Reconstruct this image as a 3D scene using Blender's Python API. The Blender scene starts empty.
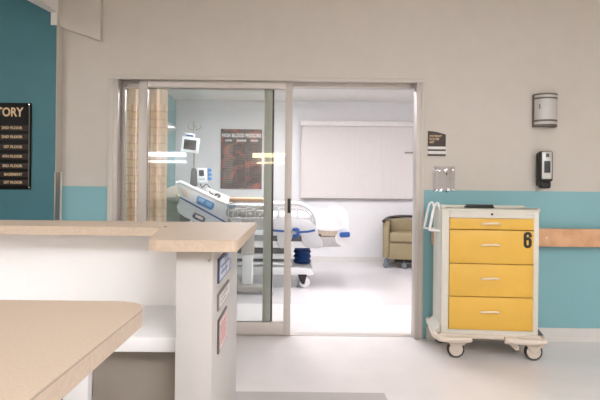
import bpy, bmesh, math, random
from mathutils import Matrix, Vector, noise
random.seed(7)
C = bpy.context.scene.collection
PI = math.pi
# ------------------------------------------------------------------ survey of the place
F, ROLL, EYE = 500.0, 0.0108, 1.22
VX, VY = 292.0, 190.0
def P(px, py, Y):
    """survey: picture measurement at a known distance Y -> (X, Z) in metres"""
    u, v = px - 300, 200 - py
    u2, v2 = u - ROLL * v, v + ROLL * u
    return ((u2 - (VX - 300)) * Y / F, EYE + (v2 - (200 - VY)) * Y / F)
def PX(px, py, Y): return P(px, py, Y)[0]
def PZ(px, py, Y): return P(px, py, Y)[1]
YW, YW2, YB = 4.13, 4.29, 8.55          # hall face / room face of the door wall, room back wall

# ------------------------------------------------------------------ materials
def lin(c):
    r = []
    for v in c:
        v /= 255.0
        r.append(v / 12.92 if v <= 0.04045 else ((v + 0.055) / 1.055) ** 2.4)
    return tuple(r) + (1.0,)
def mat(name, col, rough=0.5, metal=0.0, var=0.04, scale=30, bump=0.0, spec=0.5, col2=None, coat=0.0):
    m = bpy.data.materials.new(name); m.use_nodes = True
    nt = m.node_tree; b = nt.nodes['Principled BSDF']
    b.inputs['Roughness'].default_value = rough; b.inputs['Metallic'].default_value = metal
    b.inputs['Specular IOR Level'].default_value = spec
    b.inputs['Coat Weight'].default_value = coat
    tc = nt.nodes.new('ShaderNodeTexCoord')
    n = nt.nodes.new('ShaderNodeTexNoise'); n.inputs['Scale'].default_value = scale; n.inputs['Detail'].default_value = 4
    nt.links.new(tc.outputs['Object'], n.inputs['Vector'])
    r = nt.nodes.new('ShaderNodeValToRGB')
    c = lin(col)
    a = tuple(max(0, x * (1 - var)) for x in c[:3]) + (1,)
    d = lin(col2) if col2 else tuple(min(1, x * (1 + var)) for x in c[:3]) + (1,)
    r.color_ramp.elements[0].color = a; r.color_ramp.elements[0].position = 0.35
    r.color_ramp.elements[1].color = d; r.color_ramp.elements[1].position = 0.65
    nt.links.new(n.outputs['Fac'], r.inputs['Fac'])
    nt.links.new(r.outputs['Color'], b.inputs['Base Color'])
    if bump:
        bp = nt.nodes.new('ShaderNodeBump'); bp.inputs['Strength'].default_value = bump; bp.inputs['Distance'].default_value = 0.002
        nt.links.new(n.outputs['Fac'], bp.inputs['Height']); nt.links.new(bp.outputs['Normal'], b.inputs['Normal'])
    return m
def emit(name, col, strength):
    m = bpy.data.materials.new(name); m.use_nodes = True
    nt = m.node_tree; nt.nodes.remove(nt.nodes['Principled BSDF'])
    e = nt.nodes.new('ShaderNodeEmission'); e.inputs['Color'].default_value = lin(col); e.inputs['Strength'].default_value = strength
    nt.links.new(e.outputs[0], nt.nodes['Material Output'].inputs['Surface'])
    return m
def glass(name, tint, ior=1.5, gloss=1.0, clear=1.0, body=(225, 225, 225)):
    m = bpy.data.materials.new(name); m.use_nodes = True
    nt = m.node_tree; nt.nodes.remove(nt.nodes['Principled BSDF'])
    t = nt.nodes.new('ShaderNodeBsdfTransparent'); t.inputs['Color'].default_value = tint + (1,)
    g = nt.nodes.new('ShaderNodeBsdfGlossy'); g.inputs['Roughness'].default_value = 0.015
    g.inputs['Color'].default_value = (gloss, gloss, gloss, 1)
    f = nt.nodes.new('ShaderNodeFresnel'); f.inputs['IOR'].default_value = ior
    mx = nt.nodes.new('ShaderNodeMixShader')
    nt.links.new(f.outputs[0], mx.inputs[0]); nt.links.new(t.outputs[0], mx.inputs[1]); nt.links.new(g.outputs[0], mx.inputs[2])
    if clear < 1.0:
        for l in list(mx.inputs[0].links): nt.links.remove(l)
        mx.inputs[0].default_value = .045
    out = mx
    if clear < 1.0:
        d = nt.nodes.new('ShaderNodeBsdfDiffuse'); d.inputs['Color'].default_value = lin(body)
        m2 = nt.nodes.new('ShaderNodeMixShader'); m2.inputs[0].default_value = clear
        nt.links.new(d.outputs[0], m2.inputs[1]); nt.links.new(mx.outputs[0], m2.inputs[2]); out = m2
    nt.links.new(out.outputs[0], nt.nodes['Material Output'].inputs['Surface'])
    return m
def pos_axis(nt, axis):
    g = nt.nodes.new('ShaderNodeNewGeometry'); s = nt.nodes.new('ShaderNodeSeparateXYZ')
    nt.links.new(g.outputs['Position'], s.inputs[0]); return s.outputs[axis]
def math_node(nt, op, a, b):
    n = nt.nodes.new('ShaderNodeMath'); n.operation = op
    for i, v in enumerate((a, b)):
        if isinstance(v, (int, float)): n.inputs[i].default_value = v
        else: nt.links.new(v, n.inputs[i])
    return n.outputs[0]
def mix_col(nt, fac, a, b):
    n = nt.nodes.new('ShaderNodeMix'); n.data_type = 'RGBA'
    nt.links.new(fac, n.inputs['Factor'])
    for k, v in (('A', a), ('B', b)):
        i = [s for s in n.inputs if s.name == k and s.type == 'RGBA'][0]
        if isinstance(v, tuple): i.default_value = v
        else: nt.links.new(v, i)
    return [s for s in n.outputs if s.type == 'RGBA'][0]

BEIGE, TEAL, DTEAL = (198, 192, 183), (131, 179, 186), (58, 112, 122)
W = {}
# painted door wall: beige above, teal wainscot paint below on the hall face, white on the room face
m = mat('painted_hall_wall', BEIGE, 0.6, var=0.015, scale=8); nt = m.node_tree; b = nt.nodes['Principled BSDF']
src = b.inputs['Base Color'].links[0].from_socket
tz = math_node(nt, 'LESS_THAN', pos_axis(nt, 'Z'), 1.232)
c1 = mix_col(nt, tz, src, lin(TEAL))
ry = math_node(nt, 'GREATER_THAN', pos_axis(nt, 'Y'), YW + 0.08)
nt.links.new(mix_col(nt, ry, c1, lin((226, 224, 224))), b.inputs['Base Color'])
W['hall'] = m
W['dteal'] = mat('dark_teal_paint', DTEAL, 0.55, var=0.03, scale=6)
W['beige'] = mat('beige_paint', BEIGE, 0.6, var=0.015, scale=8)
W['white'] = mat('room_white_paint', (226, 225, 226), 0.6, var=0.01, scale=8)
W['rteal'] = mat('room_teal_paint', (128, 172, 174), 0.6, var=0.02, scale=8)
W['ceil'] = mat('ceiling_paint', (226, 223, 218), 0.8, var=0.02, scale=40)
# vinyl floor
m = mat('vinyl_floor', (226, 221, 219), 0.22, var=0.02, scale=5, spec=0.4); nt = m.node_tree; b = nt.nodes['Principled BSDF']
src = b.inputs['Base Color'].links[0].from_socket
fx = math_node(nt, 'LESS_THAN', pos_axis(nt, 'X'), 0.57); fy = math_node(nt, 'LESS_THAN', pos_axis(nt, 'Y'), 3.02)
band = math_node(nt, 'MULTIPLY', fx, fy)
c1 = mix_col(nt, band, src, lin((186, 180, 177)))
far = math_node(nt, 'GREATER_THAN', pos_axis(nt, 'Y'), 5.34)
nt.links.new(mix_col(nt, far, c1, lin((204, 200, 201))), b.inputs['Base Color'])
W['floor'] = m

A = {
 'alu': mat('anodised_aluminium', (192, 185, 178), 0.42, 0.2, 0.02, 20),
 'alu_green': mat('green_grey_aluminium', (214, 219, 206), 0.5, 0.0, 0.02, 20),
 'black': mat('black_plastic', (24, 23, 24), 0.4, 0, 0.1, 40),
 'rubber': mat('dark_rubber', (52, 48, 46), 0.6, 0, 0.1, 40),
 'glass': glass('door_glass', (0.945, 0.955, 0.952), 1.5),
 'chrome': mat('chrome', (215, 215, 215), 0.15, 0.95, 0.02, 20),
 'steel': mat('brushed_steel', (168, 160, 152), 0.35, 0.8, 0.04, 60),
 'laminate': mat('speckled_tan_laminate', (182, 164, 145), 0.5, 0, 0.0, 200, col2=(188, 171, 152), spec=.3),
 'lam_edge': mat('tan_edge_band', (182, 164, 144), 0.45, 0, 0.0, 90, col2=(191, 173, 153)),
 'counter_white': mat('white_counter_panel', (232, 231, 230), 0.45, 0, 0.01, 10),
 'gable': mat('warm_grey_panel', (184, 181, 178), 0.45, 0, 0.01, 10),
 'taupe': mat('taupe_panel', (141, 132, 122), 0.5, 0, 0.02, 12),
 'slate': mat('slate_panel', (84, 96, 102), 0.5, 0, 0.03, 12),
 'cart': mat('putty_grey_powder_coat', (206, 203, 192), 0.4, 0, 0.02, 30),
 'cart_base': mat('beige_base_plastic', (208, 196, 182), 0.45, 0, 0.03, 30),
 'yellow': mat('yellow_drawer_paint', (216, 172, 70), 0.38, 0, 0.03, 5),
 'cart_handle': mat('pale_pull_plastic', (222, 208, 186), 0.35, 0, 0.02, 30),
 'wheel': mat('ivory_wheel_plastic', (205, 194, 182), 0.5, 0, 0.05, 60),
 'wood': mat('oak_handrail', (206, 156, 116), 0.42, 0, 0.05, 9, col2=(220, 174, 134)),
 'base': mat('rubber_cove_base', (214, 211, 207), 0.5, 0, 0.02, 12),
 'frost': mat('frosted_sconce_glass', (190, 188, 186), 0.3, 0, 0.02, 15),
 'bronze': mat('pewter_band', (104, 95, 86), 0.4, 0.3, 0.05, 30),
 'silver': mat('silver_plastic', (196, 196, 194), 0.3, 0.5, 0.03, 30),
 'plaque': mat('dark_brown_plaque', (62, 50, 44), 0.5, 0, 0.05, 20),
 'tan_text': mat('tan_lettering', (205, 178, 140), 0.5, 0, 0.02, 30),
 'white_text': mat('white_lettering', (228, 222, 218), 0.5, 0, 0.02, 30),
 'sign_black': mat('black_sign_board', (16, 14, 13), 0.5, 0, 0.1, 30, spec=.15),
 'sign_strip': mat('dark_brown_insert', (50, 42, 37), 0.5, 0, 0.1, 30, spec=.2),
 'acrylic': glass('clear_acrylic', (0.975, 0.97, 0.98), 1.25, 0.8, 0.96),
 'bedwhite': mat('white_bed_plastic', (232, 232, 232), 0.4, 0, 0.01, 15),
 'bedgrey': mat('light_grey_bed_plastic', (222, 223, 226), 0.4, 0, 0.01, 15),
 'foot': mat('mid_grey_bed_plastic', (178, 174, 172), 0.45, 0, 0.05, 20), 'railgrey': mat('soft_grey_rail', (200, 200, 203), 0.4, 0, 0.01, 15),
 'bedblue': mat('blue_trim', (36, 82, 148), 0.4, 0, 0.05, 20),
 'panelblue': mat('blue_control_panel', (70, 140, 205), 0.35, 0, 0.12, 50),
 'bellows': mat('navy_bellows', (24, 60, 116), 0.5, 0, 0.1, 20),
 'darkgrey': mat('charcoal_metal', (92, 92, 96), 0.5, 0.2, 0.05, 20),
 'cream': mat('cream_panel', (226, 212, 196), 0.5, 0, 0.03, 12),
 'olive': mat('grey_green_mattress', (150, 152, 138), 0.6, 0, 0.1, 20),
 'linen': mat('white_linen', (236, 233, 232), 0.8, 0, 0.02, 14, 0.2),
 'tanlinen': mat('tan_mattress_ticking', (216, 200, 182), 0.7, 0, 0.05, 30),
 'peach': mat('peach_wood_laminate', (214, 170, 136), 0.45, 0, 0.04, 12),
 'device': mat('device_white_plastic', (226, 228, 230), 0.4, 0, 0.02, 20),
 'screen': mat('dark_screen', (58, 58, 62), 0.2, 0, 0.1, 15),
 'devgrey': mat('device_grey_plastic', (112, 120, 124), 0.45, 0, 0.05, 20),
 'vinyl': mat('tan_vinyl_upholstery', (142, 128, 96), 0.5, 0, 0.03, 16, 0.1),
 'walnut': mat('dark_walnut', (62, 48, 42), 0.4, 0, 0.15, 14),
 'blind': mat('ivory_vane_vinyl', (212, 206, 203), 0.6, 0, 0.01, 20),
 'blindrail': mat('ivory_valance', (224, 219, 216), 0.55, 0, 0.02, 20),
 'mesh': mat('pale_curtain_mesh', (242, 228, 212), 0.9, 0, 0.05, 120),
 'blueplate': mat('blue_plate_face', (120, 140, 178), 0.4, 0, 0.25, 22, col2=(196, 206, 224)),
 'paleplate': mat('pale_plate_face', (206, 202, 200), 0.4, 0, 0.08, 40),
 'pinkplate': mat('pink_plate_face', (206, 172, 166), 0.45, 0, 0.2, 60, col2=(222, 206, 200)),
 'navyframe': mat('navy_plate_frame', (66, 74, 104), 0.4, 0, 0.05, 30),
 'greyframe': mat('grey_plate_frame', (122, 112, 110), 0.4, 0, 0.05, 30),
 'darkframe': mat('dark_plate_frame', (84, 76, 78), 0.4, 0, 0.05, 30),
 'pillowbag': mat('silvery_packet', (190, 188, 182), 0.3, 0.3, 0.3, 25, 0.6, col2=(226, 226, 224)),
 'lightblue': mat('pale_blue_packet', (150, 190, 222), 0.4, 0, 0.1, 30),
 'lampcool': emit('cool_tube', (250, 250, 255), 13),
 'lampwarm': emit('warm_tube', (255, 226, 178), 12),
 'troffer_room': emit('room_diffuser', (253, 249, 254), 33), 'troffer_side': emit('side_diffuser', (253, 249, 254), 16),
 'troffer_hall': emit('hall_diffuser', (250, 250, 255), 5), 'troffer_rear': emit('rear_hall_diffuser', (250, 250, 255), 28),
}
# plaid curtain cloth
def plaid():
    m = bpy.data.materials.new('plaid_curtain_cloth'); m.use_nodes = True; nt = m.node_tree; b = nt.nodes['Principled BSDF']
    b.inputs['Roughness'].default_value = 0.9
    uv = nt.nodes.new('ShaderNodeUVMap'); s = nt.nodes.new('ShaderNodeSeparateXYZ'); nt.links.new(uv.outputs[0], s.inputs[0])
    def stripes(ch, period, width, off=0.0):
        x = math_node(nt, 'ADD', s.outputs[ch], off)
        x = math_node(nt, 'DIVIDE', x, period); x = math_node(nt, 'FRACT', x, 0)
        return math_node(nt, 'LESS_THAN', x, width)
    def blend(fac, k): return math_node(nt, 'MULTIPLY', fac, k)
    col = lin((252, 244, 230))
    col = mix_col(nt, blend(stripes(0, .16, .3), .8), col, lin((240, 200, 160)))
    col = mix_col(nt, blend(stripes(1, .16, .38), .55), col, lin((247, 233, 204)))
    col = mix_col(nt, blend(stripes(0, .08, .13, .02), .45), col, lin((206, 190, 188)))
    col = mix_col(nt, blend(stripes(1, .08, .11, .02), .5), col, lin((190, 178, 182)))
    col = mix_col(nt, blend(stripes(0, .16, .08, .07), .8), col, lin((220, 150, 118)))
    nt.links.new(col, b.inputs['Base Color'])
    t = nt.nodes.new('ShaderNodeBsdfTranslucent'); nt.links.new(col, t.inputs['Color'])
    mx = nt.nodes.new('ShaderNodeMixShader'); mx.inputs[0].default_value = .5
    nt.links.new(b.outputs[0], mx.inputs[1]); nt.links.new(t.outputs[0], mx.inputs[2])
    nt.links.new(mx.outputs[0], nt.nodes['Material Output'].inputs['Surface']); return m
A['plaid'] = plaid()
nt = A['mesh'].node_tree; t = nt.nodes.new('ShaderNodeBsdfTranslucent'); t.inputs['Color'].default_value = lin((240, 226, 210))
mx = nt.nodes.new('ShaderNodeMixShader'); mx.inputs[0].default_value = .5
nt.links.new(nt.nodes['Principled BSDF'].outputs[0], mx.inputs[1]); nt.links.new(t.outputs[0], mx.inputs[2])
nt.links.new(mx.outputs[0], nt.nodes['Material Output'].inputs['Surface'])
def poster_mat():
    m = mat('mottled_poster_print', (86, 76, 76), 0.5, 0, 0.35, 9); nt = m.node_tree; b = nt.nodes['Principled BSDF']
    src = b.inputs['Base Color'].links[0].from_socket
    n = nt.nodes.new('ShaderNodeTexNoise'); n.inputs['Scale'].default_value = 6; n.inputs['Detail'].default_value = 5
    tc = nt.nodes.new('ShaderNodeTexCoord'); nt.links.new(tc.outputs['Object'], n.inputs['Vector'])
    r = nt.nodes.new('ShaderNodeValToRGB'); r.color_ramp.elements[0].position = .52; r.color_ramp.elements[1].position = .66
    nt.links.new(n.outputs['Fac'], r.inputs['Fac'])
    nt.links.new(mix_col(nt, r.outputs['Color'], src, lin((178, 98, 86))), b.inputs['Base Color']); return m
A['poster'] = poster_mat()

# ------------------------------------------------------------------ mesh building
class MB:
    def __init__(s): s.bm = bmesh.new(); s.M = Matrix.Identity(4)
    def _add(s, t):
        t.transform(s.M)
        me = bpy.data.meshes.new('t'); t.to_mesh(me); t.free(); s.bm.from_mesh(me); bpy.data.meshes.remove(me); return s
    def box(s, x0, x1, y0, y1, z0, z1, b=0.0, seg=2):
        t = bmesh.new(); bmesh.ops.create_cube(t, size=1)
        bmesh.ops.scale(t, vec=(abs(x1 - x0), abs(y1 - y0), abs(z1 - z0)), verts=t.verts)
        bmesh.ops.translate(t, vec=((x0 + x1) / 2, (y0 + y1) / 2, (z0 + z1) / 2), verts=t.verts)
        if b: bmesh.ops.bevel(t, geom=t.edges[:], offset=b, segments=seg, affect='EDGES', profile=0.5)
        return s._add(t)
    def prism(s, pts, plane, a0, a1, b=0.0, seg=2):
        t = bmesh.new()
        f = {'xz': lambda p, a: (p[0], a, p[1]), 'yz': lambda p, a: (a, p[0], p[1]), 'xy': lambda p, a: (p[0], p[1], a)}[plane]
        lo = [t.verts.new(f(p, a0)) for p in pts]; hi = [t.verts.new(f(p, a1)) for p in pts]
        n = len(pts); t.faces.new(lo[::-1]); t.faces.new(hi)
        for i in range(n): t.faces.new((lo[i], lo[(i + 1) % n], hi[(i + 1) % n], hi[i]))
        bmesh.ops.recalc_face_normals(t, faces=t.faces)
        if b:
            es = [e for e in t.edges if abs(Vector(e.verts[0].co - e.verts[1].co)[{'xz': 1, 'yz': 0, 'xy': 2}[plane]]) < 1e-6]
            bmesh.ops.bevel(t, geom=es, offset=b, segments=seg, affect='EDGES', profile=0.5)
        return s._add(t)
    def cyl(s, p0, p1, r, seg=20, r2=None, b=0.0):
        p0, p1 = Vector(p0), Vector(p1); d = p1 - p0
        t = bmesh.new()
        bmesh.ops.create_cone(t, cap_ends=True, segments=seg, radius1=r, radius2=r if r2 is None else r2, depth=d.length)
        if b:
            es = [e for e in t.edges if len(e.link_faces) == 2 and any(len(f.verts) > 4 for f in e.link_faces)]
            bmesh.ops.bevel(t, geom=es, offset=b, segments=2, affect='EDGES', profile=0.5)
        t.transform(Matrix.Translation((p0 + p1) / 2) @ d.to_track_quat('Z', 'Y').to_matrix().to_4x4())
        return s._add(t)
    def lathe(s, prof, c=(0, 0, 0), axis='z', seg=24, a0=0.0, a1=2 * PI):
        t = bmesh.new(); rings = []; full = abs(a1 - a0 - 2 * PI) < 1e-6
        n = seg if full else seg + 1
        for k in range(n):
            a = a0 + (a1 - a0) * k / seg; ring = []
            for r, z in prof:
                p = (r * math.cos(a), r * math.sin(a), z)
                if axis == 'y': p = (p[0], p[2], p[1])
                if axis == 'x': p = (p[2], p[0], p[1])
                ring.append(t.verts.new((p[0] + c[0], p[1] + c[1], p[2] + c[2])))
            rings.append(ring)
        for k in range(seg):
            A_, B_ = rings[k], rings[(k + 1) % n]
            for i in range(len(prof) - 1):
                try: t.faces.new((A_[i], B_[i], B_[i + 1], A_[i + 1]))
                except ValueError: pass
        bmesh.ops.remove_doubles(t, verts=t.verts, dist=1e-5); bmesh.ops.recalc_face_normals(t, faces=t.faces)
        return s._add(t)
    def tube(s, pts, r, seg=10, closed=False, sub=0):
        pts = [Vector(p) for p in pts]
        if sub:
            q = []; n = len(pts)
            for i in range(n if closed else n - 1):
                p0 = pts[i - 1] if (closed or i > 0) else pts[i]; p1 = pts[i]; p2 = pts[(i + 1) % n]
                p3 = pts[(i + 2) % n] if (closed or i + 2 < n) else p2
                for k in range(sub):
                    u = k / sub
                    q.append(0.5 * ((2 * p1) + (p2 - p0) * u + (2 * p0 - 5 * p1 + 4 * p2 - p3) * u * u + (3 * p1 - p0 - 3 * p2 + p3) * u ** 3))
            if not closed: q.append(pts[-1])
            pts = q
        t = bmesh.new(); n = len(pts); rings = []; up = None
        for i, p in enumerate(pts):
            a = pts[i - 1] if (closed or i > 0) else p; c = pts[(i + 1) % n] if (closed or i < n - 1) else p
            d = (c - a).normalized()
            if up is None: up = d.orthogonal().normalized()
            up = (up - d * up.dot(d)); up = up.normalized() if up.length > 1e-6 else d.orthogonal().normalized()
            sd = d.cross(up)
            rings.append([t.verts.new(p + (up * math.cos(2 * PI * k / seg) + sd * math.sin(2 * PI * k / seg)) * r) for k in range(seg)])
        for i in range(n if closed else n - 1):
            A_, B_ = rings[i], rings[(i + 1) % n]
            for k in range(seg): t.faces.new((A_[k], A_[(k + 1) % seg], B_[(k + 1) % seg], B_[k]))
        if not closed: t.faces.new(rings[0][::-1]); t.faces.new(rings[-1])
        bmesh.ops.recalc_face_normals(t, faces=t.faces)
        return s._add(t)
    def soft(s, x0, x1, y0, y1, z0, z1, b=0.04, cuts=8, amp=0.008, freq=6.0):
        t = bmesh.new(); bmesh.ops.create_cube(t, size=1)
        bmesh.ops.scale(t, vec=(x1 - x0, y1 - y0, z1 - z0), verts=t.verts)
        bmesh.ops.translate(t, vec=((x0 + x1) / 2, (y0 + y1) / 2, (z0 + z1) / 2), verts=t.verts)
        bmesh.ops.bevel(t, geom=t.edges[:], offset=b, segments=4, affect='EDGES', profile=0.5)
        bmesh.ops.subdivide_edges(t, edges=[e for e in t.edges if e.calc_length() > 3 * b], cuts=cuts, use_grid_fill=True)
        bmesh.ops.triangulate(t, faces=[f for f in t.faces if len(f.verts) > 4])
        for v in t.verts:
            v.co += Vector(noise.noise_vector(v.co * freq)) * amp
        return s._add(t)
    def text(s, body, size, origin, rot, extrude=0.001, align='CENTER', bold=0.0, sx=1.0):
        cu = bpy.data.curves.new('t', 'FONT'); cu.body = body; cu.size = size; cu.extrude = extrude
        cu.align_x = align; cu.align_y = 'CENTER'; cu.offset = bold; cu.resolution_u = 3
        o = bpy.data.objects.new('t', cu); C.objects.link(o)
        dg = bpy.context.evaluated_depsgraph_get(); me = bpy.data.meshes.new_from_object(o.evaluated_get(dg))
        t = bmesh.new(); t.from_mesh(me); bpy.data.meshes.remove(me)
        bpy.data.objects.remove(o); bpy.data.curves.remove(cu)
        t.transform(Matrix.Translation(origin) @ rot.to_4x4() @ Matrix.Diagonal((sx, 1, 1, 1)))
        return s._add(t)
FRONT = Matrix.Rotation(PI / 2, 3, 'X')                       # text standing, read from -Y
RIGHTSIDE = Matrix.Rotation(PI / 2, 3, 'Z') @ Matrix.Rotation(PI / 2, 3, 'X')   # read from +X

def root_loc(o):
    while o.parent is not None: o = o.parent
    return Vector(o.get('_loc', (0, 0, 0)))
def obj(name, mb, m, parent=None, label=None, smooth=35):
    off = root_loc(parent) if parent is not None else Vector((0, 0, 0))
    if parent is None:
        xs = [v.co for v in mb.bm.verts]
        off = Vector(((min(v.x for v in xs) + max(v.x for v in xs)) / 2, (min(v.y for v in xs) + max(v.y for v in xs)) / 2, min(v.z for v in xs)))
    mb.bm.transform(Matrix.Translation(-off))
    me = bpy.data.meshes.new(name); mb.bm.to_mesh(me); mb.bm.free()
    for p in me.polygons: p.use_smooth = True
    me.set_sharp_from_angle(angle=math.radians(smooth))
    me.materials.append(m)
    o = bpy.data.objects.new(name, me); C.objects.link(o)
    if parent is not None: o.parent = parent
    else: o.location = off; o['_loc'] = tuple(off)
    if label: o['label'] = label
    return o
def tag(o, label, cat, group=None, kind=None):
    o['label'] = label; o['category'] = cat
    if group: o['group'] = group
    if kind: o['kind'] = kind
    return o
def thing(name, label, cat, loc=(0, 0, 0), group=None):
    o = bpy.data.objects.new(name, None); C.objects.link(o); o.location = loc; o['_loc'] = tuple(loc)
    o.empty_display_size = 0.1
    return tag(o, label, cat, group)
def struct(name, mb, m, label, cat, parent=None):
    o = obj(name, mb, m, parent)
    if parent is None: tag(o, label, cat, None, 'structure')
    return o
def copy_tree(o, parent=None):
    c = o.copy(); C.objects.link(c)
    if parent is not None: c.parent = parent
    for ch in list(o.children): copy_tree(ch, c)
    return c

# ------------------------------------------------------------------ the setting
HX0, HX1, HY0, HZ = -4.2, 4.3, -3.0, 3.0
RX0, RX1, RZ = -2.0, 3.6, 2.735
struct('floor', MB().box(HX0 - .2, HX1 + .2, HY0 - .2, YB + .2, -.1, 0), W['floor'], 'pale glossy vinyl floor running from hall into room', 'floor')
FL, FR = PX(112, 200, YW), PX(421.5, 200, YW)
DTOP = PZ(350, 80, YW)
mb = MB().box(HX0, FL, YW, YW2, 0, HZ).box(FR, HX1, YW, YW2, 0, HZ).box(FL, FR, YW, YW2, DTOP, HZ)
struct('wall_door', mb, W['hall'], 'beige hall wall with teal wainscot around the sliding door', 'wall')
TX = PX(55.3, 150, 4.035)
struct('wall_furring', MB().box(HX0, TX, 4.035, YW, 0, HZ), W['dteal'], 'dark teal projecting wall behind the directory sign', 'wall')
struct('wall_return', MB().box(TX, TX + .004, 4.037, YW, 0, HZ), W['beige'], 'narrow beige return at the edge of the dark teal wall', 'wall')
struct('wall_left', MB().box(HX0 - .2, HX0, HY0, YW2, 0, HZ), W['beige'], 'beige left wall of the hall', 'wall')
struct('wall_right', MB().box(HX1, HX1 + .2, HY0, YW2, 0, HZ), W['beige'], 'beige right wall of the hall', 'wall')
struct('wall_rear', MB().box(HX0, HX1, HY0 - .2, HY0, 0, HZ), W['beige'], 'beige hall wall behind the nurse station', 'wall')
struct('ceiling', MB().box(HX0 - .2, HX1 + .2, HY0 - .2, YW2, HZ, HZ + .1), W['ceil'], 'white ceiling of the hall', 'ceiling')
struct('ceiling_room', MB().box(RX0 - .2, RX1 + .2, YW2, YB + .2, RZ, RZ + .1), W['ceil'], 'white ceiling of the patient room', 'ceiling')
struct('wall_back', MB().box(RX0 - .2, RX1 + .2, YB, YB + .2, 0, RZ), W['white'], 'white back wall of the patient room with the poster', 'wall')
struct('wall_headboard', MB().box(RX0 - .2, RX0, YW2, YB, 0, RZ), W['rteal'], 'teal side wall at the head of the bed', 'wall')
struct('wall_window', MB().box(RX1, RX1 + .2, YW2, YB, 0, RZ), W['white'], 'white side wall of the patient room beyond the recliner', 'wall')
# soffit over the teal wall and the little bulkhead beside it
struct('wall_soffit', MB().prism([(-2.25, 2.55), (TX + .01, 2.55), (TX + .01, 4.035), (-1.965, 4.035)], 'xy', 2.63, HZ), W['ceil'], 'white soffit hanging above the teal wall', 'soffit')
zb0, zb1 = PZ(56, 24, 4.02), PZ(99, 38, 4.02)
bh = struct('wall_bulkhead', MB().prism([(TX + .004, zb0), (TX + .004, HZ), (PX(100, 10, 4.08), HZ), (PX(100, 37, 4.08), zb1)], 'xz', 4.085, YW), W['beige'],
       'beige slant-bottomed bulkhead high beside the teal wall', 'bulkhead')
obj('corner_bead', MB().box(PX(51, 15, 4.03), TX + .004, 4.026, 4.0345, PZ(52, 25, 4.03), 2.628, .002), W['ceil'], bh, 'bright white corner bead')
# baseboards
bz = PZ(570, 328, YW)
mb = MB().prism([(YW - .012, 0), (YW - .012, bz), (YW, bz), (YW, 0)], 'yz', FR + .05, HX1).prism([(YW - .03, 0), (YW - .012, .02), (YW, .02), (YW, 0)], 'yz', FR + .05, HX1)
struct('baseboard_right', mb, A['base'], 'pale cove base along the hall wall under the cart', 'baseboard')
struct('baseboard_left', MB().box(TX, FL - .05, YW - .012, YW, 0, bz), A['base'], 'pale cove base left of the sliding door', 'baseboard')
struct('baseboard_back', MB().box(RX0, RX1, YB - .012, YB, 0, .09), A['base'], 'pale cove base along the back wall of the room', 'baseboard')
# door surround
o0, o1 = PX(107.5, 200, YW), PX(423.5, 200, YW)
i0, i1 = PX(117, 200, YW), PX(415.5, 200, YW)
zt, zi = PZ(112, 75.5, YW), PZ(112, 79.2, YW)
mb = MB().box(o0, i0 - .035, YW - .012, YW + .02, 0, zi, .003).box(i1 + .035, o1, YW - .012, YW + .02, 0, zi, .003).box(o0, o1, YW - .012, YW + .02, zi, zt, .004)
trim = struct('trim_1', mb, W['beige'], 'beige painted casing round the sliding door opening', 'door casing')
mb = MB().box(i0 - .045, i0, YW - .006, YW2 + .01, 0, zi, .003).box(i1, i1 + .045, YW - .006, YW + .105, 0, zi, .003).box(i1 + .03, i1 + .045, YW + .1, YW2 + .01, 0, zi).box(i0, i1, YW + .1, YW2 + .01, zi - .03, zi + .02, .003)
jamb = struct('trim_2', mb, A['alu'], 'grey aluminium jambs and track head of the sliding door', 'door jamb')
struct('trim_3', MB().box(i0, i1, YW + .05, YW + .145, 0, .004), A['alu'], 'thin metal threshold strip across the doorway floor', 'threshold')
# sliding leaf
y0, y1 = YW + .03, YW + .075
yl = y0
lx0, lx1 = PX(137.5, 200, yl), PX(291.6, 200, yl)
lz0, lz1 = .012, PZ(215, 79.6, yl)
sx0, sx1 = PX(146.3, 200, yl), PX(284.5, 200, yl)
rz0, rz1 = PZ(265, 322.5, yl), PZ(215, 88.2, yl)
door = bpy.data.objects.new('door_1', None); C.objects.link(door); door['_loc'] = (0, 0, 0)
tag(door, 'sliding glass door leaf with grey metal stiles standing half open', 'door', None, 'structure')
obj('stile', MB().box(lx0, sx0, y0, y1, lz0, lz1, .003), A['alu'], door)
st = obj('stile', MB().box(sx1, lx1, y0, y1, lz0, lz1, .003), A['alu'], door)
obj('pull_handle', MB().box(PX(287.6, 205, yl), PX(290.6, 205, yl), y0 - .006, y0 + .004, PZ(289, 213, yl), PZ(289, 198.5, yl), .002), A['black'], st, 'black recessed finger pull')
obj('top_rail', MB().box(sx0, sx1, y0, y1, rz1, lz1, .003), A['alu'], door)
obj('bottom_rail', MB().box(sx0, sx1, y0, y1, lz0, rz0, .003), A['alu'], door)
obj('pane', MB().box(sx0, sx1, y0 + .018, y0 + .018 + .0002, rz0, rz1), A['glass'], door)
# fixed sidelight behind it
y0, y1 = YW + .088, YW + .13; yl = y0
win = bpy.data.objects.new('window_1', None); C.objects.link(win); win['_loc'] = (0, 0, 0)
tag(win, 'fixed glass sidelight panel behind the sliding leaf', 'window', None, 'structure')
fx1 = PX(271.5, 200, yl); fx0 = PX(263.5, 200, yl); gx = PX(124, 200, yl)
obj('stile', MB().box(i0, gx, y0, y1, .005, zi - .03, .003), A['alu'], win)
obj('stile', MB().box(fx0, fx1, y0, y1, .005, zi - .03, .003), A['alu_green'], win)
obj('seal', MB().box(fx1, fx1 + .014, y0 + .005, y1, .02, zi - .03), A['rubber'], win, 'dark rubber seal strip')
obj('top_rail', MB().box(gx, fx0, y0, y1, PZ(130, 88, yl), zi - .03, .003), A['alu'], win)
obj('bottom_rail', MB().box(gx, fx0, y0, y1, .005, .1, .003), A['alu'], win)
obj('pane', MB().box(gx, fx0, y0 + .02, y0 + .0202, .1, PZ(130, 88, yl)), A['glass'], win)

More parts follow.
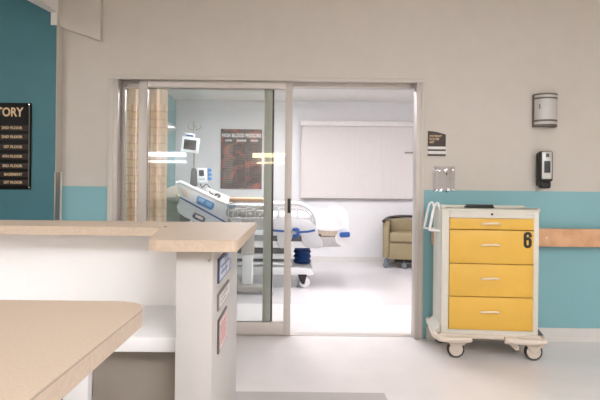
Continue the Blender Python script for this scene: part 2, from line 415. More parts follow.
# corner guard
gz = PZ(60, 172, 3.99)
mb = MB().box(TX - .004, TX + .0075, 4.031, 4.035, .1, gz).box(TX + .0045, TX + .0075, 4.031, YW - .004, .1, gz)
cgo = obj('corner_guard', mb, A['steel'], None)
obj('edge_highlight', MB().box(TX + .004, TX + .016, YW - .02, YW - .002, .1, gz + .005), A['bedwhite'], cgo, 'white strip painted in as the edge highlight')  # highlight along the guard's far edge, put in as a white strip
tag(cgo, 'grey metal corner guard on the edge of the dark teal wall', 'corner guard')

# ------------------------------------------------------------------ directory sign
ys = 4.02
sx1, sz1 = P(31, 103, ys); sz0 = PZ(31, 189.5, ys); sx0 = sx1 - .56
d = thing('directory_sign', 'black floor directory sign with tan lettering on dark teal wall', 'sign', ((sx0 + sx1) / 2, 4.035, sz0))
obj('board', MB().box(sx0, sx1, ys, 4.035, sz0, sz1, .003), A['sign_black'], d)
tsz = .155
obj('title_lettering', MB().text('DIRECTORY', .098, (PX(23, 113, ys), ys - .001, PZ(12, 112.5, ys)), FRONT, .001, 'RIGHT', .0025, .84), A['tan_text'], d)
for t, py in (('2ND FLOOR', 128), ('2ND FLOOR', 137), ('1ST FLOOR', 147), ('4TH FLOOR', 156.5), ('3RD FLOOR', 166), ('BASEMENT', 174.5), ('1ST FLOOR', 182.5)):
    z = PZ(12, py, ys)
    s = obj('insert_strip', MB().box(sx0 + .015, sx1 - .018, ys - .004, ys, z - .023, z + .023, .001), A['sign_strip'], d)
    obj('strip_lettering', MB().text(t, .030, (PX(22.5, py, ys), ys - .005, z), FRONT, .0008, 'RIGHT', .0008), A['tan_text'], s)
for py in (104.5, 187.5):
    obj('screw', MB().cyl((PX(29.5, py, ys), ys - .004, PZ(29.5, py, ys)), (PX(29.5, py, ys), ys, PZ(29.5, py, ys)), .006, 12), A['chrome'], d)
for x in (sx1 - .012,):
    obj('edge_channel', MB().box(x - .003, x + .003, ys - .003, ys, sz0 + .01, sz1 - .01), A['bronze'], d)

# ------------------------------------------------------------------ room plaque, holder, sconce, dispenser, handrail
yp = YW - .008
pl = thing('room_sign', 'small dark brown room sign with curved top beside the doorway', 'sign', (PX(436, 145, yp), YW, PZ(436, 157, yp)))
L0, R0 = PX(428, 145, yp), PX(445.8, 145, yp)
zA, zB, zC = PZ(436, 146.5, yp), PZ(428, 131, yp), PZ(445, 134.5, yp)
pts = [(L0, zA), (R0, zA), (R0, zC)] + [(R0 + (L0 - R0) * k / 6, zC + (zB - zC) * math.sin(PI / 2 * k / 6)) for k in range(1, 6)] + [(L0, zB)]
obj('plate', MB().prism(pts, 'xz', yp, YW, .001), A['plaque'], pl)
for k, (t, py) in enumerate((('PATIENT', 136.2), ('ROOM', 139.2), ('607', 142.2))):
    obj('lettering', MB().text(t, .026, (L0 + .012, yp - .0005, PZ(432, py, yp)), FRONT, .0005, 'LEFT', .0004), A['tan_text'], pl)
obj('insert', MB().box(L0 + .003, R0 - .003, yp + .002, YW, PZ(436, 156, yp), zA), A['silver'], pl)
for a, b_ in ((149.2, 151), (154, 156)):
    obj('bar', MB().box(L0, R0, yp, YW, PZ(436, b_, yp), PZ(436, a, yp), .001), A['plaque'], pl)

ah = thing('acrylic_holder', 'clear acrylic wall holder with two screws above the cart', 'holder', (PX(443, 180, YW), YW, PZ(443, 191, YW)))
ax0, ax1, az0, az1 = PX(433.5, 180, YW), PX(453, 180, YW), PZ(443, 191.5, YW), PZ(443, 166.5, YW)
obj('back_plate', MB().box(ax0, ax1, YW - .004, YW, az0, az1, .001), A['acrylic'], ah)
obj('side_flange', MB().box(ax0, ax0 + .03, YW - .05, YW - .046, az0, az1, .001).box(ax0, ax0 + .004, YW - .05, YW - .004, az0, az1), A['acrylic'], ah)
obj('side_flange', MB().box(ax1 - .03, ax1, YW - .05, YW - .046, az0, az1, .001).box(ax1 - .004, ax1, YW - .05, YW - .004, az0, az1), A['acrylic'], ah)
for px, py in ((446.3, 174), (446.3, 192.4 - .8)):
    x, z = P(px, py, YW)
    obj('screw', MB().cyl((x, YW - .008, z), (x, YW - .004, z), .007, 12), A['rubber'], ah)

cx, z0 = P(546.5, 126.5, YW - .05); z1 = PZ(546.5, 93.8, YW - .05); hw = .095
sc = thing('wall_sconce', 'half round frosted glass wall sconce with pewter bands', 'wall lamp', (cx, YW, z0))
def halfround(r, dp, za, zb, th=.004):
    out = [(cx + r * math.cos(a), YW - .02 - dp * math.sin(a)) for a in [PI * k / 16 for k in range(17)]]
    inn = [(cx + (r - th) * math.cos(a), YW - .02 - (dp - th) * math.sin(a)) for a in [PI * k / 16 for k in range(17)]]
    return MB().prism(out + inn[::-1], 'xy', za, zb)
obj('glass_shade', halfround(hw - .003, .075, z0 + .006, z1 - .004), A['frost'], sc)
obj('back_plate', MB().box(cx - hw, cx + hw, YW - .02, YW, z0, z1, .003), A['bronze'], sc)
H_ = z1 - z0
for a, b_ in ((0.0, .06), (.14, .2), (.83, .88), (.95, 1.0)):
    obj('band', halfround(hw, .079, z0 + H_ * a, z0 + H_ * b_, .006), A['bronze'], sc)
for sg in (-1, 1):
    obj('band_post', MB().box(cx + sg * (hw - .004) - .004, cx + sg * (hw - .004) + .004, YW - .03, YW - .02, z0, z1), A['bronze'], sc)
obj('switch_pin', MB().cyl((PX(539.5, 105, YW - .08), YW - .085, PZ(540, 109, YW - .08)), (PX(539.5, 105, YW - .08), YW - .085, PZ(540, 104, YW - .08)), .004, 10), A['bronze'], sc)

yd = YW - .1
dx0, dx1 = PX(540, 170, yd), PX(553.5, 170, yd); dz0, dz1 = PZ(546, 188.5, yd), PZ(546, 151, yd)
ds = thing('soap_dispenser', 'black and silver soap dispenser on wall above the handrail', 'soap dispenser', ((dx0 + dx1) / 2, YW, dz0))
obj('back_body', MB().box(PX(538.6, 170, YW - .05), dx1 - .006, YW - .05, YW, dz0 + .02, dz1 - .01, .01), A['black'], ds)
obj('front_cover', MB().box(dx0, dx1, yd, YW - .05, dz0 + .055, dz1, .018, 4), A['black'], ds)
obj('silver_face', MB().box(dx0 + .014, dx1 - .012, yd - .006, yd + .01, dz0 + .075, dz1 - .006, .009, 3), A['silver'], ds, 'silver front plate')
obj('level_window', MB().box(dx0 + .03, dx1 - .028, yd - .01, yd, dz0 + .125, dz1 - .08, .006, 3), A['screen'], ds, 'dark level window')
obj('badge', MB().box((dx0 + dx1) / 2 - .012, (dx0 + dx1) / 2 + .016, yd - .008, yd, dz1 - .05, dz1 - .02, .002), A['darkgrey'], ds)
obj('nozzle', MB().box(dx0 + .008, dx1 - .012, yd + .002, YW - .04, dz0, dz0 + .06, .018, 3), A['black'], ds)

yh = YW - .09
hz0, hz1 = PZ(560, 247, yh), PZ(560, 228.7, yh)
hx0 = PX(432, 238, yh)
hr = thing('handrail', 'oak plank handrail running along the teal wainscot', 'handrail', ((hx0 + HX1) / 2, YW, hz0))
obj('rail', MB().box(hx0, HX1, yh, yh + .03, hz0, hz1, .008, 3), A['wood'], hr)
for x in (hx0 + .25, PX(560, 238, yh), 2.9, 3.7):
    obj('bracket', MB().box(x - .02, x + .02, yh + .03, YW, hz0 + .03, hz1 - .03, .004), A['steel'], hr)
for px in (546.5,):
    x, z = P(px, 237.8, yh)
    obj('screw_plug', MB().cyl((x, yh - .002, z), (x, yh + .004, z), .009, 14), A['cream'], hr)

# ------------------------------------------------------------------ reception counter (nurse station)
LZ, TH = 1.07, .034
yl0, yb_, yf = 1.93, 2.27, 1.46
xr = -.16
ct = thing('reception_counter', 'white nurse station counter with L shaped tan laminate ledge', 'counter', (-1.6, 2.0, 0))
def arc(cx, cy, r, a0, a1, n=6): return [(cx + r * math.cos(a0 + (a1 - a0) * k / n), cy + r * math.sin(a0 + (a1 - a0) * k / n)) for k in range(n + 1)]
xl = -.415
poly = [(-3.6, yl0), (-.53, yl0)] + [(-.50, yl0 - .015)] + arc(xl + .035, yf + .05, .05, PI * .95, PI * 1.5, 6) + arc(xr - .02, yf + .02, .02, -PI / 2, 0, 4) + [(xr, yb_), (-3.6, yb_)]
lt = obj('ledge_top', MB().prism(poly, 'xy', LZ - .004, LZ), A['laminate'], ct)
obj('edge_band', MB().prism(poly, 'xy', LZ - TH, LZ - .004), A['lam_edge'], ct, 'tan edge band')
gx0, gx1 = -.346, -.235
obj('end_gable', MB().box(gx0, gx1, 1.5, 2.17, 0, LZ - TH, .003), A['gable'], ct)
obj('modesty_wall', MB().box(-3.6, gx0, 2.04, 2.17, 0, LZ - TH), A['counter_white'], ct)
obj('cable_grommet', MB().cyl((PX(164, 234, 1.93), 1.95, LZ), (PX(164, 234, 1.93), 1.95, LZ + .002), .006, 12), A['rubber'], ct)
obj('hook_screw', MB().cyl((gx1 - .01, 1.498, LZ - TH - .03), (gx1 - .01, 1.485, LZ - TH - .03), .004, 10), A['steel'], ct)
# desk worktop and base units below it
wt = obj('desk_worktop', MB().box(-3.6, gx0 - .002, 1.6, 2.038, .695, .743, .004), A['counter_white'])
tag(wt, 'white desk worktop behind the tan foreground counter', 'worktop')
bc = thing('base_cabinet', 'taupe kneehole panel unit under the white desk worktop', 'cabinet', (-.49, 1.8, 0))
cx0, cx1 = PX(92, 380, 1.66), gx0 - .003
obj('body', MB().box(cx0, cx1, 1.68, 2.035, 0, .694), A['taupe'], bc)
obj('front_panel', MB().box(cx0 + .002, cx1 - .002, 1.66, 1.679, .01, .69, .002), A['taupe'], bc)
dp = obj('desk_support', MB().box(PX(64, 380, 1.64), cx0 - .002, 1.63, 2.035, 0, .694, .002), A['counter_white'])
tag(dp, 'white upright support panel left of the taupe kneehole unit', 'desk support')
pb = thing('drawer_pedestal', 'slate grey pedestal left of the white desk support', 'cabinet', (-1.1, 1.8, 0))
obj('body', MB().box(-1.6, PX(64, 380, 1.64) - .003, 1.68, 2.035, 0, .694), A['slate'], pb)
for k in range(2):
    dr = obj('drawer_front', MB().box(-1.59, PX(64, 380, 1.64) - .006, 1.66, 1.679, .03 + .33 * k, .345 + .33 * k, .003), A['slate'], pb)
    obj('pull', MB().box(-1.3, -1.1, 1.645, 1.66, .3 + .33 * k, .312 + .33 * k, .003), A['steel'], dr)
# foreground counter
fc = thing('foreground_counter', 'tan laminate counter with rounded corner, nearest the viewer', 'counter', (-.9, .8, 0))
fz, fr = .95, -.332
poly = [(-1.9, .25), (fr, .25)] + arc(fr - .085, 1.195 - .085, .085, 0, PI / 2, 8) + [(-1.9, 1.195)]
tpo = obj('top', MB().prism(poly, 'xy', fz - .0025, fz), A['laminate'], fc)
obj('edge_band', MB().prism(poly, 'xy', fz - .038, fz - .0045), A['lam_edge'], fc, 'tan edge band')
obj('edge_seam', MB().prism(poly, 'xy', fz - .0045, fz - .0025), A['taupe'], fc, 'thin dark seam line')
obj('support_panel', MB().box(-.88, -.84, .5, 1.05, 0, fz - .038, .002), A['counter_white'], fc)
obj('support_panel', MB().box(-1.88, -1.84, .3, 1.15, 0, fz - .038, .002), A['counter_white'], fc)
obj('back_rail', MB().box(-1.84, -.88, 1.02, 1.04, .3, fz - .038, .002), A['counter_white'], fc)
# plates on the gable end
def plate(name, label, ya, yb2, za, zb, frame, face, bars, barmat):
    o = thing(name, label, 'sign', (gx1, (ya + yb2) / 2, za))
    obj('frame', MB().box(gx1, gx1 + .006, ya, yb2, za, zb, .002), frame, o)
    obj('face', MB().box(gx1 + .006, gx1 + .0075, ya + .012, yb2 - .012, za + .008, zb - .008), face, o)
    for (y_, z_, w_, h_) in bars:
        obj('printed_line', MB().box(gx1 + .0075, gx1 + .008, y_, y_ + w_, z_, z_ + h_), barmat, o)
plate('name_plate', 'blue framed name plate topmost on the white counter end', 1.59, 1.91, .918, .998, A['navyframe'], A['blueplate'], [(1.62, .965, .22, .006), (1.62, .945, .16, .006)], A['navyframe'])
plate('name_plate', 'pale grey framed plate between blue plate and pink notice', 1.59, 1.86, .83, .885, A['greyframe'], A['paleplate'], [(1.62, .865, .18, .004), (1.62, .85, .12, .004)], A['greyframe'])
plate('notice_plate', 'pink printed notice lowest on the white counter end', 1.60, 1.80, .69, .80, A['darkframe'], A['pinkplate'], [(1.62, .77 - .014 * k, .15 - .02 * (k % 3), .005) for k in range(5)], mat('red_print', (190, 110, 104), .5))

# ------------------------------------------------------------------ the yellow supply cart (built about its own origin, then placed)
def six(cx, cz, y, w=.036, h=.098, st=.011):
    # bold condensed figure 6 drawn as a flat ribbon along its centre line
    r = w / 2; top, bot = h / 2 - r, -h / 2 + r; mid = .004
    c = [(r, top - .012), (r, top)] + [(r * math.cos(a), top + r * math.sin(a)) for a in [PI * k / 10 for k in range(1, 11)]]
    c += [(-r, (top + bot) / 2)] + [(r * math.cos(a), bot + r * math.sin(a)) for a in [PI + PI * k / 10 for k in range(0, 11)]]
    c += [(r * math.cos(a), mid - r + .006 + r * math.sin(a)) for a in [PI * k / 10 for k in range(0, 10)]]
    L, R = [], []
    for i, p in enumerate(c):
        a, b = c[max(0, i - 1)], c[min(len(c) - 1, i + 1)]
        d = Vector((b[0] - a[0], b[1] - a[1])).normalized(); n = Vector((-d.y, d.x))
        L.append((cx + p[0] + n.x * st, cz + p[1] + n.y * st)); R.append((cx + p[0] - n.x * st, cz + p[1] - n.y * st))
    m_ = MB()
    for i in range(len(c) - 1):
        m_.prism([L[i], L[i + 1], R[i + 1], R[i]], 'xz', y, y + .0006)
    return m_
cart = thing('supply_cart', 'putty coloured supply cart with four yellow drawers marked 6', 'cart', (0, 0, 0))
hw, dep = .345, .30
body = MB().box(-hw, -hw + .012, .004, dep, .185, 1.09, .004).box(hw - .012, hw, .004, dep, .185, 1.09, .004)
body.box(-hw, hw, dep - .012, dep, .185, 1.09, .003).box(-hw + .012, hw - .012, .02, dep, .185, .2)
bd = obj('body', body, A['cart'], cart)
fr_ = MB().box(-hw, -.291, 0, .03, .18, 1.09, .004).box(.307, hw, 0, .03, .18, 1.09, .004).box(-.291, .307, 0, .03, .18, .212).box(-.291, .307, 0, .03, 1.03, 1.09)
obj('front_frame', fr_, A['cart'], cart)
tp = MB().box(-hw - .006, hw + .006, -.006, dep + .006, 1.082, 1.094, .004).box(-hw - .006, hw + .006, dep - .014, dep + .006, 1.094, 1.116, .004)
tp.box(-hw - .006, -hw + .012, -.004, dep, 1.094, 1.112, .004).box(hw - .012, hw + .006, -.004, dep, 1.094, 1.104, .004)
obj('top_tray', tp, A['cart'], cart)
lk = obj('lock', MB().cyl((.012, -.006, 1.058), (.012, .01, 1.058), .009, 16, b=.001), A['rubber'], cart, 'dark round key lock')
obj('maker_label', MB().box(.25, .315, -.001, .004, 1.05, 1.058), A['silver'], cart)
for za, zb in ((.9475, 1.027), (.699, .9415), (.4585, .693), (.215, .4525)):
    dr = obj('drawer', MB().box(-.289, .305, -.008, .3, za, zb, .003), A['yellow'], cart)
    zc = zb - min(.045, (zb - za) * .5) if zb > 1 else zb - .5 * (zb - za) + .012
    h = MB().tube([(-.06, -.007, zc), (-.056, -.022, zc), (-.03, -.028, zc + .004), (.03, -.028, zc + .006), (.056, -.022, zc + .002), (.06, -.007, zc)], .0075, 8, sub=4)
    obj('pull', h, A['cart_handle'], dr)
    if abs(zb - .9415) < 1e-4:
        obj('number_decal', six(.262, .876, -.0085), A['black'], dr, 'black number 6')
# base with bumper rails
plan = [(-.36, -.02), (.36, -.02), (.36, .42), (-.36, .42)]
bs = MB().prism(plan, 'xy', .152, .182, .006)
obj('base_plate', bs, A['cart_base'], cart)
lb = MB().tube([(-.14, -.035, .152), (-.2, -.05, .152), (-.33, -.05, .152), (-.375, -.03, .16), (-.385, .08, .168), (-.365, .30, .178), (-.36, .40, .18)], .022, 8, sub=4)
obj('bumper', lb, A['cart_base'], cart)
rb = MB().tube([(.10, -.035, .152), (.16, -.05, .15), (.345, -.05, .15), (.375, -.03, .155), (.38, .1, .16), (.375, .36, .17)], .022, 8, sub=4)
obj('bumper', rb, A['cart_base'], cart)
obj('pedal', MB().box(.10, .19, -.06, -.02, .158, .176, .004).box(.13, .15, -.055, -.04, .13, .16, .004), A['cart_base'], cart)
for sg, x in ((-1, -hw), (1, hw)):
    obj('side_fillet', MB().prism([(x, .18), (x + sg * .05, .18), (x, .24)], 'xz', .02, dep, .003), A['darkgrey'] if sg > 0 else A['cart'], cart)
def caster(px_, py_, ang, lift=0):
    """one swivel caster: pivot at (px_, py_), wheel trailing in direction ang"""
    R_ = Matrix.Translation((px_, py_, 0)) @ Matrix.Rotation(ang, 4, 'Z')
    k = MB(); k.M = R_
    k.cyl((0, 0, .105), (0, 0, .155), .022, 14)
    k.prism([(-.03, .14), (-.03, .115), (.012, .06), (.036, .055), (.052, .085), (.085, .1), (.1, .112), (.055, .13), (.03, .142)], 'xz', -.027, -.017, .002)
    k.prism([(-.03, .14), (-.03, .115), (.012, .06), (.036, .055), (.052, .085), (.085, .1), (.1, .112), (.055, .13), (.03, .142)], 'xz', .017, .027, .002)
    k.box(-.03, .03, -.027, .027, .128, .14, .003)
    cs = obj('caster', k, A['cart_base'], cart)
    w = MB(); w.M = R_; prof = [(.0, -.015), (.044, -.015), (.052, -.013)]
    w.lathe([(.0, -.0165), (.02, -.0165), (.05, -.015), (.05, .015), (.02, .0165), (.0, .0165)], (.03, 0, .0635), 'y', 24)
    obj('wheel', w, A['wheel'], cs)
    t = MB(); t.M = R_
    t.lathe([(.049, -.014), (.058, -.0155), (.0625, -.01), (.0635, 0), (.0625, .01), (.058, .0155), (.049, .014), (.049, -.014)], (.03, 0, .0635), 'y', 28)
    obj('tyre', t, A['rubber'], cs, 'dark rubber tyre')
caster(-.262, .02, 0.05)
caster(.29, .02, 0.0)
caster(-.29, .35, .6)
caster(.30, .35, .3)
obj('brace', MB().prism([(.11, .155), (.16, .155), (.215, .1), (.215, .075), (.19, .07), (.15, .11)], 'xz', .0, .03, .004), A['cart_base'], cart)
# push handle loops on the left side
for y_, lab in ((.05, None), (.26, None)):
    h = MB().tube([(-hw - .001, y_, 1.075), (-hw - .012, y_, 1.115), (-.365, y_, 1.135), (-.388, y_, 1.118), (-.404, y_, 1.05), (-.424, y_, .945), (-.418, y_, .932), (-hw - .001, y_, .928)], .0075, 8, sub=4)
    hn = obj('side_handle', h, A['bedwhite'], cart)
    obj('grip', MB().tube([(-.396, y_, 1.085), (-.404, y_, 1.05), (-.422, y_, .955)], .0105, 10), A['bedwhite'], hn)
cart.rotation_euler = (0, 0, math.radians(-4.5))
cart.location = (1.447, 3.645, 0)
# black item on the tray
bi = MB().box(-.105, .105, 0, .07, 0, .012, .003).box(-.105, .105, .02, .03, .012, .026, .003)
b2 = obj('clipboard', bi, A['black']); tag(b2, 'flat black clipboard lying on the top of the supply cart', 'clipboard')
b2.location = (PX(479, 206, 3.9), 3.9, 1.0965); b2.rotation_euler = (0, 0, math.radians(-3))

# ------------------------------------------------------------------ patient room: hospital bed
YN, YF = 6.2, 7.12
bx0, bx1 = PX(172, 230, YN), PX(342, 230, YN)
bed = thing('hospital_bed', 'white hospital bed with blue trim and raised backrest', 'bed', ((bx0 + bx1) / 2, (YN + YF) / 2, 0))
q = lambda px, py: P(px, py, YN)
# chassis
x0, z0 = q(212, 277); x1, z1 = q(314, 268)
obj('base_frame', MB().prism([(x0, .17), (x1 - .03, .155), (x1, .17), (x1 - .02, .24), (x1 - .2, .255), (x0, .25)], 'xz', YN + .02, YF - .05, .012), A['bedwhite'], bed)
cxf = PX(302.5, 260, YN + .25); cxh = cxf - 1.15
for cx_ in (cxf, cxh):
    prof = []
    zt_, zb_ = .50, .255
    for k in range(9):
        prof.append((.098 + (.02 if k % 2 else 0), zb_ + (zt_ - zb_) * k / 8))
    obj('lift_bellows', MB().lathe([(0, zb_)] + prof + [(0, zt_)], (cx_, YN + .42, 0), 'z', 24), A['bellows'], bed, 'dark blue pleated bellows')
for cx_, cy_ in ((PX(304.5, 282, YN + .05), YN + .05), (PX(303, 282, YN + .05), YF - .1), (bx0 + .4, YN + .05), (bx0 + .4, YF - .1)):
    k = MB().prism([(cx_ - .085, .17), (cx_ - .06, .09), (cx_ - .03, .05), (cx_ + .0, .05), (cx_ + .03, .17)], 'xz', cy_ - .035, cy_ - .025, .002)
    k.prism([(cx_ - .085, .17), (cx_ - .06, .09), (cx_ - .03, .05), (cx_ + .0, .05), (cx_ + .03, .17)], 'xz', cy_ + .025, cy_ + .035, .002).cyl((cx_ - .03, cy_, .14), (cx_ - .03, cy_, .19), .03, 14)
    cs = obj('caster', k, A['black'], bed, 'black caster fork')
    obj('wheel', MB().lathe([(0, -.024), (.05, -.024), (.066, -.018), (.07, 0), (.066, .018), (.05, .024), (0, .024)], (cx_, cy_, .07), 'y', 24), A['bedwhite'], cs)
# intermediate frame with rails
zf0, zf1 = PZ(300, 250, YN), PZ(300, 240, YN)
xr0, xr1 = bx0 + .1, PX(322, 246, YN)
obj('deck_frame', MB().box(xr0, xr1, YN + .03, YN + .09, zf0 + .02, zf1 - .02, .01).box(xr0, xr1, YF - .09, YF - .03, zf0 + .02, zf1 - .02, .01).box(xr0, xr0 + .06, YN + .03, YF - .03, zf0 + .02, zf1 - .02).box(xr1 - .06, xr1, YN + .03, YF - .03, zf0 + .02, zf1 - .02).box(xr0, xr1, YN + .09, YF - .09, zf1 - .04, zf1 - .02), A['bedwhite'], bed)
obj('lower_rail', MB().box(xr0, PX(292, 255, YN), YN + .06, YN + .1, PZ(270, 259.5, YN), PZ(270, 254.5, YN), .006).box(xr0, PX(292, 255, YN), YN + .06, YN + .1, PZ(270, 266, YN), PZ(270, 263, YN), .006), A['bedgrey'], bed)
obj('motor_housing', MB().box(xr0 + .3, PX(288, 255, YN), YN + .2, YF - .2, .3, .5, .02), A['darkgrey'], bed, 'charcoal drive housing')
# mattress
mzt, mzb = PZ(300, 214, YN), PZ(300, 231, YN)
xh = PX(229, 222, YN)
obj('mattress', MB().soft(xh - .05, PX(336, 222, YN), YN + .06, YF - .06, mzb, mzt, .05, 6, .006), A['linen'], bed)
obj('mattress_support', MB().soft(PX(316, 236, YN), PX(338, 236, YN), YN + .04, YF - .04, PZ(326, 236.5, YN), PZ(326, 230.5, YN), .015, 3, .003).box(xr1 - .3, PX(340, 240, YN), YN + .05, YF - .05, PZ(326, 245, YN), PZ(326, 238, YN), .01), A['tanlinen'], bed)
obj('foot_deck', MB().box(PX(315, 243, YN), PX(341, 243, YN), YN + .03, YF - .03, PZ(326, 247, YN), PZ(326, 237, YN), .008), A['foot'], bed)
# raised backrest
ang = math.atan2(22.7, 52.3)
piv = Vector((xh, 0, mzb + .02))
k = MB(); k.M = Matrix.Translation(piv) @ Matrix.Rotation(ang, 4, 'Y')
k.soft(-.78, .02, YN + .06, YF - .06, .0, .13, .04, 5, .006)
obj('backrest_mattress', k, A['olive'], bed, 'grey green raised mattress section')
k = MB(); k.M = Matrix.Translation(piv) @ Matrix.Rotation(ang, 4, 'Y')
k.box(-.66, .0, YN + .05, YF - .05, -.05, -.01, .01)
obj('backrest_frame', k, A['darkgrey'], bed)
# headboard
hx0, hz0 = q(163, 226); hx1, hz1 = q(178, 184)
obj('headboard', MB().prism([q(162, 198), q(181, 197), q(177, 184), q(168, 187), q(161, 191)], 'xz', YN + .1, YF - .1, .015), A['cream'], bed, 'cream headboard panel')
obj('headboard_panel', MB().prism([q(163, 225), q(178, 225), q(178, 198), q(163, 198.5)], 'xz', YN + .13, YF - .13, .01), A['olive'], bed, 'grey green lower head panel')
# head side rails
def rail_head(ya, yb2, full=True):
    pts = [(176.2, 183.4), (180, 181.6), (228, 204), (230.5, 207), (229, 213), (226.5, 226), (218, 231), (206, 226), (185, 217), (178.5, 212.5), (177, 207), (180.8, 197.5)]
    r = obj('head_side_rail', MB().prism([q(*p) for p in pts], 'xz', ya, yb2, .008), A['bedgrey'], bed)
    w = .018
    tb = MB().tube([(q(176.5, 184)[0], (ya + yb2) / 2, q(176.5, 184)[1]), (q(180, 182.6)[0], (ya + yb2) / 2, q(180, 182.6)[1]), (q(228, 205)[0], (ya + yb2) / 2, q(228, 205)[1]), (q(229, 208)[0], (ya + yb2) / 2, q(229, 208)[1])], .03, 10)
    obj('top_grip', tb, A['bedwhite'], r, 'white rounded top edge')
    yy = ya - .004
    def strip(pts2, mm, nm, lab=None, pro=.004): obj(nm, MB().prism([q(*p) for p in pts2], 'xz', ya - pro, ya + .002, .001), mm, r, lab)
    strip([(181, 196.6), (227.6, 222.3), (227.3, 224), (180.6, 198.2)], A['bedblue'], 'blue_stripe', 'blue diagonal stripe')
    strip([(180, 186.5), (190.5, 191.5), (188, 198.5), (182.5, 196)], A['cream'], 'cut_out', 'cream cut-out opening')
    strip([(199, 195.8), (213.8, 202.6), (215, 205), (212.8, 209.4), (210.6, 209.8), (197.6, 203.6), (196.6, 201.6), (198, 196.4)], A['panelblue'], 'control_panel', 'bright blue control panel', .006)
    strip([(196, 212.5), (204.5, 216.6), (206, 219), (204.5, 222.3), (202, 222), (193.6, 218), (192.6, 216), (194.2, 213)], A['navyframe'], 'release_handle', 'dark oval release handle', .008)
    strip([(196.6, 214.5), (203.4, 217.6), (203, 220.3), (195.4, 216.8)], A['cream'], 'handle_recess', None, .0095)
    for (a, b_) in (((199.6, 197.4), (205.2, 200)), ((206.5, 200.6), (212.4, 203.4))):
        strip([a, b_, (b_[0] - 1.6, b_[1] + 3.8), (a[0] - 1.6, a[1] + 3.8)], A['lightblue'], 'button_field', None, .0075)
    return r
rail_head(YN - .02, YN + .03)
# far head rail with its cable
qf = lambda px, py: P(px, py, YF)
r = obj('far_side_rail', MB().prism([qf(*p) for p in [(204, 196), (207.5, 187.5), (230, 197.5), (232.5, 199.5), (230, 206), (222, 214), (204, 205)]], 'xz', YF - .01, YF + .04, .01), A['bedwhite'], bed)
cb = MB().tube([(qf(a, b_)[0], YF - .022, qf(a, b_)[1]) for a, b_ in ((209.5, 191), (212, 195), (215, 195.5), (217.5, 193.8), (220.5, 195.5), (218, 197.5), (214.5, 197), (212, 193))], .009, 8, sub=4)
obj('hanging_cable', cb, A['black'], r, 'black coiled cable')
# foot side rail
def rail_foot(ya, yb2, qq):
    ym = (ya + yb2) / 2
    t3 = lambda a, b_: (qq(a, b_)[0], ym, qq(a, b_)[1])
    r = obj('foot_side_rail', MB().prism([qq(*p) for p in [(265, 218.5), (300, 218.5), (308, 220), (314, 224), (317.5, 229), (318.5, 235), (322.5, 241), (322.5, 246), (316, 247.5), (306, 247.5), (302, 242), (301, 235.5), (293, 235.5), (291, 241), (287, 247), (281, 248.5), (277.5, 244), (277, 235.5), (265, 235.5)]], 'xz', ya, yb2, .01), A['railgrey'], bed)
    obj('top_tube', MB().tube([t3(265, 222), t3(265, 206), t3(268, 204), t3(285, 203.6), t3(298, 203.8), t3(306, 206.5), t3(312.5, 212), t3(316, 220), t3(317, 229)], .026, 10, sub=3), A['bedwhite'], r)
    obj('inner_tube', MB().tube([t3(266, 208.5), t3(285, 208.3), t3(296, 208.6), t3(303, 210), t3(309.5, 214), t3(313.5, 220)], .012, 8, sub=3), A['bedgrey'], r)
    for px in (267.5, 278.6, 288.5, 297.6):
        obj('post', MB().box(qq(px - 1.3, 214)[0], qq(px + 1.3, 214)[0], ym - .015, ym + .015, qq(px, 219.5)[1], qq(px, 207)[1], .004), A['bedgrey'], r)
    obj('blue_stripe', MB().prism([qq(*p) for p in [(266, 228), (276, 229.5), (292, 230.6), (292, 232.6), (276, 231.7), (266, 230.2)]], 'xz', ya - .005, ya + .002).prism([qq(*p) for p in [(299.5, 231), (308, 230.4), (315, 229), (315, 231.2), (308, 232.6), (299.5, 233)]], 'xz', ya - .005, ya + .002), A['bedblue'], r, 'blue trim stripe')
    lt_ = MB().prism([qq(*p) for p in [(292.5, 228), (297, 227.5), (299.5, 229), (299.5, 235), (297, 237.5), (292.5, 237.5), (292.5, 234.6), (296.6, 234), (296.6, 231), (292.5, 230.6)]], 'xz', ya - .02, ya + .002, .003)
    obj('release_latch', lt_, A['bedblue'], r, 'dark blue release latch')
    return r
rail_foot(YN - .02, YN + .03, q)
obj('gap_shade_strip', MB().box(PX(266, 238, YN + .04), PX(321, 238, YN + .04), YN + .035, YN + .055, PZ(290, 241.5, YN), PZ(290, 234, YN), .004), A['darkgrey'], bed, 'charcoal strip standing in for shade in the rail gaps')  # dark strip behind the foot rail, paints the shade seen in its gaps
# foot board
obj('footboard', MB().prism([q(*p) for p in [(336, 243), (346, 249.5), (349, 249), (349.5, 236), (348, 214), (345, 210.5), (340, 211), (340, 216), (338, 232), (335, 238)]], 'xz', YN + .02, YF - .02, .012), A['bedwhite'], bed)
obj('bumper', MB().prism([q(*p) for p in [(339.6, 233.6), (341, 232.4), (348.8, 232), (349.8, 233), (349.8, 236), (348.8, 237), (341, 237.4), (339.6, 236.4)]], 'xz', YN - .03, YN + .05, .006), A['bedblue'], bed, 'blue corner bumper')
obj('bumper', MB().prism([qf(*p) for p in [(331, 229), (340, 229), (340, 233), (331, 233)]], 'xz', YF - .05, YF + .03, .006), A['bedblue'], bed, 'blue corner bumper')
# bed linen
k = MB().soft(PX(312, 214, YN), PX(343, 214, YN), YN + .03, YF - .05, mzt - .01, PZ(325, 211.5, YN), .022, 8, .012, 9)
k.soft(PX(333, 214, YN), PX(346, 214, YN), YN + .02, YF - .05, PZ(340, 217.5, YN), PZ(340, 208.5, YN), .04, 6, .02, 9)
k.soft(PX(313, 224, YN), PX(344, 224, YN), YN + .015, YN + .07, PZ(325, 231, YN), PZ(325, 212, YN), .02, 7, .012, 9)
tag(obj('blanket', k, A['linen']), 'crumpled white blanket over the foot end of the bed', 'blanket')

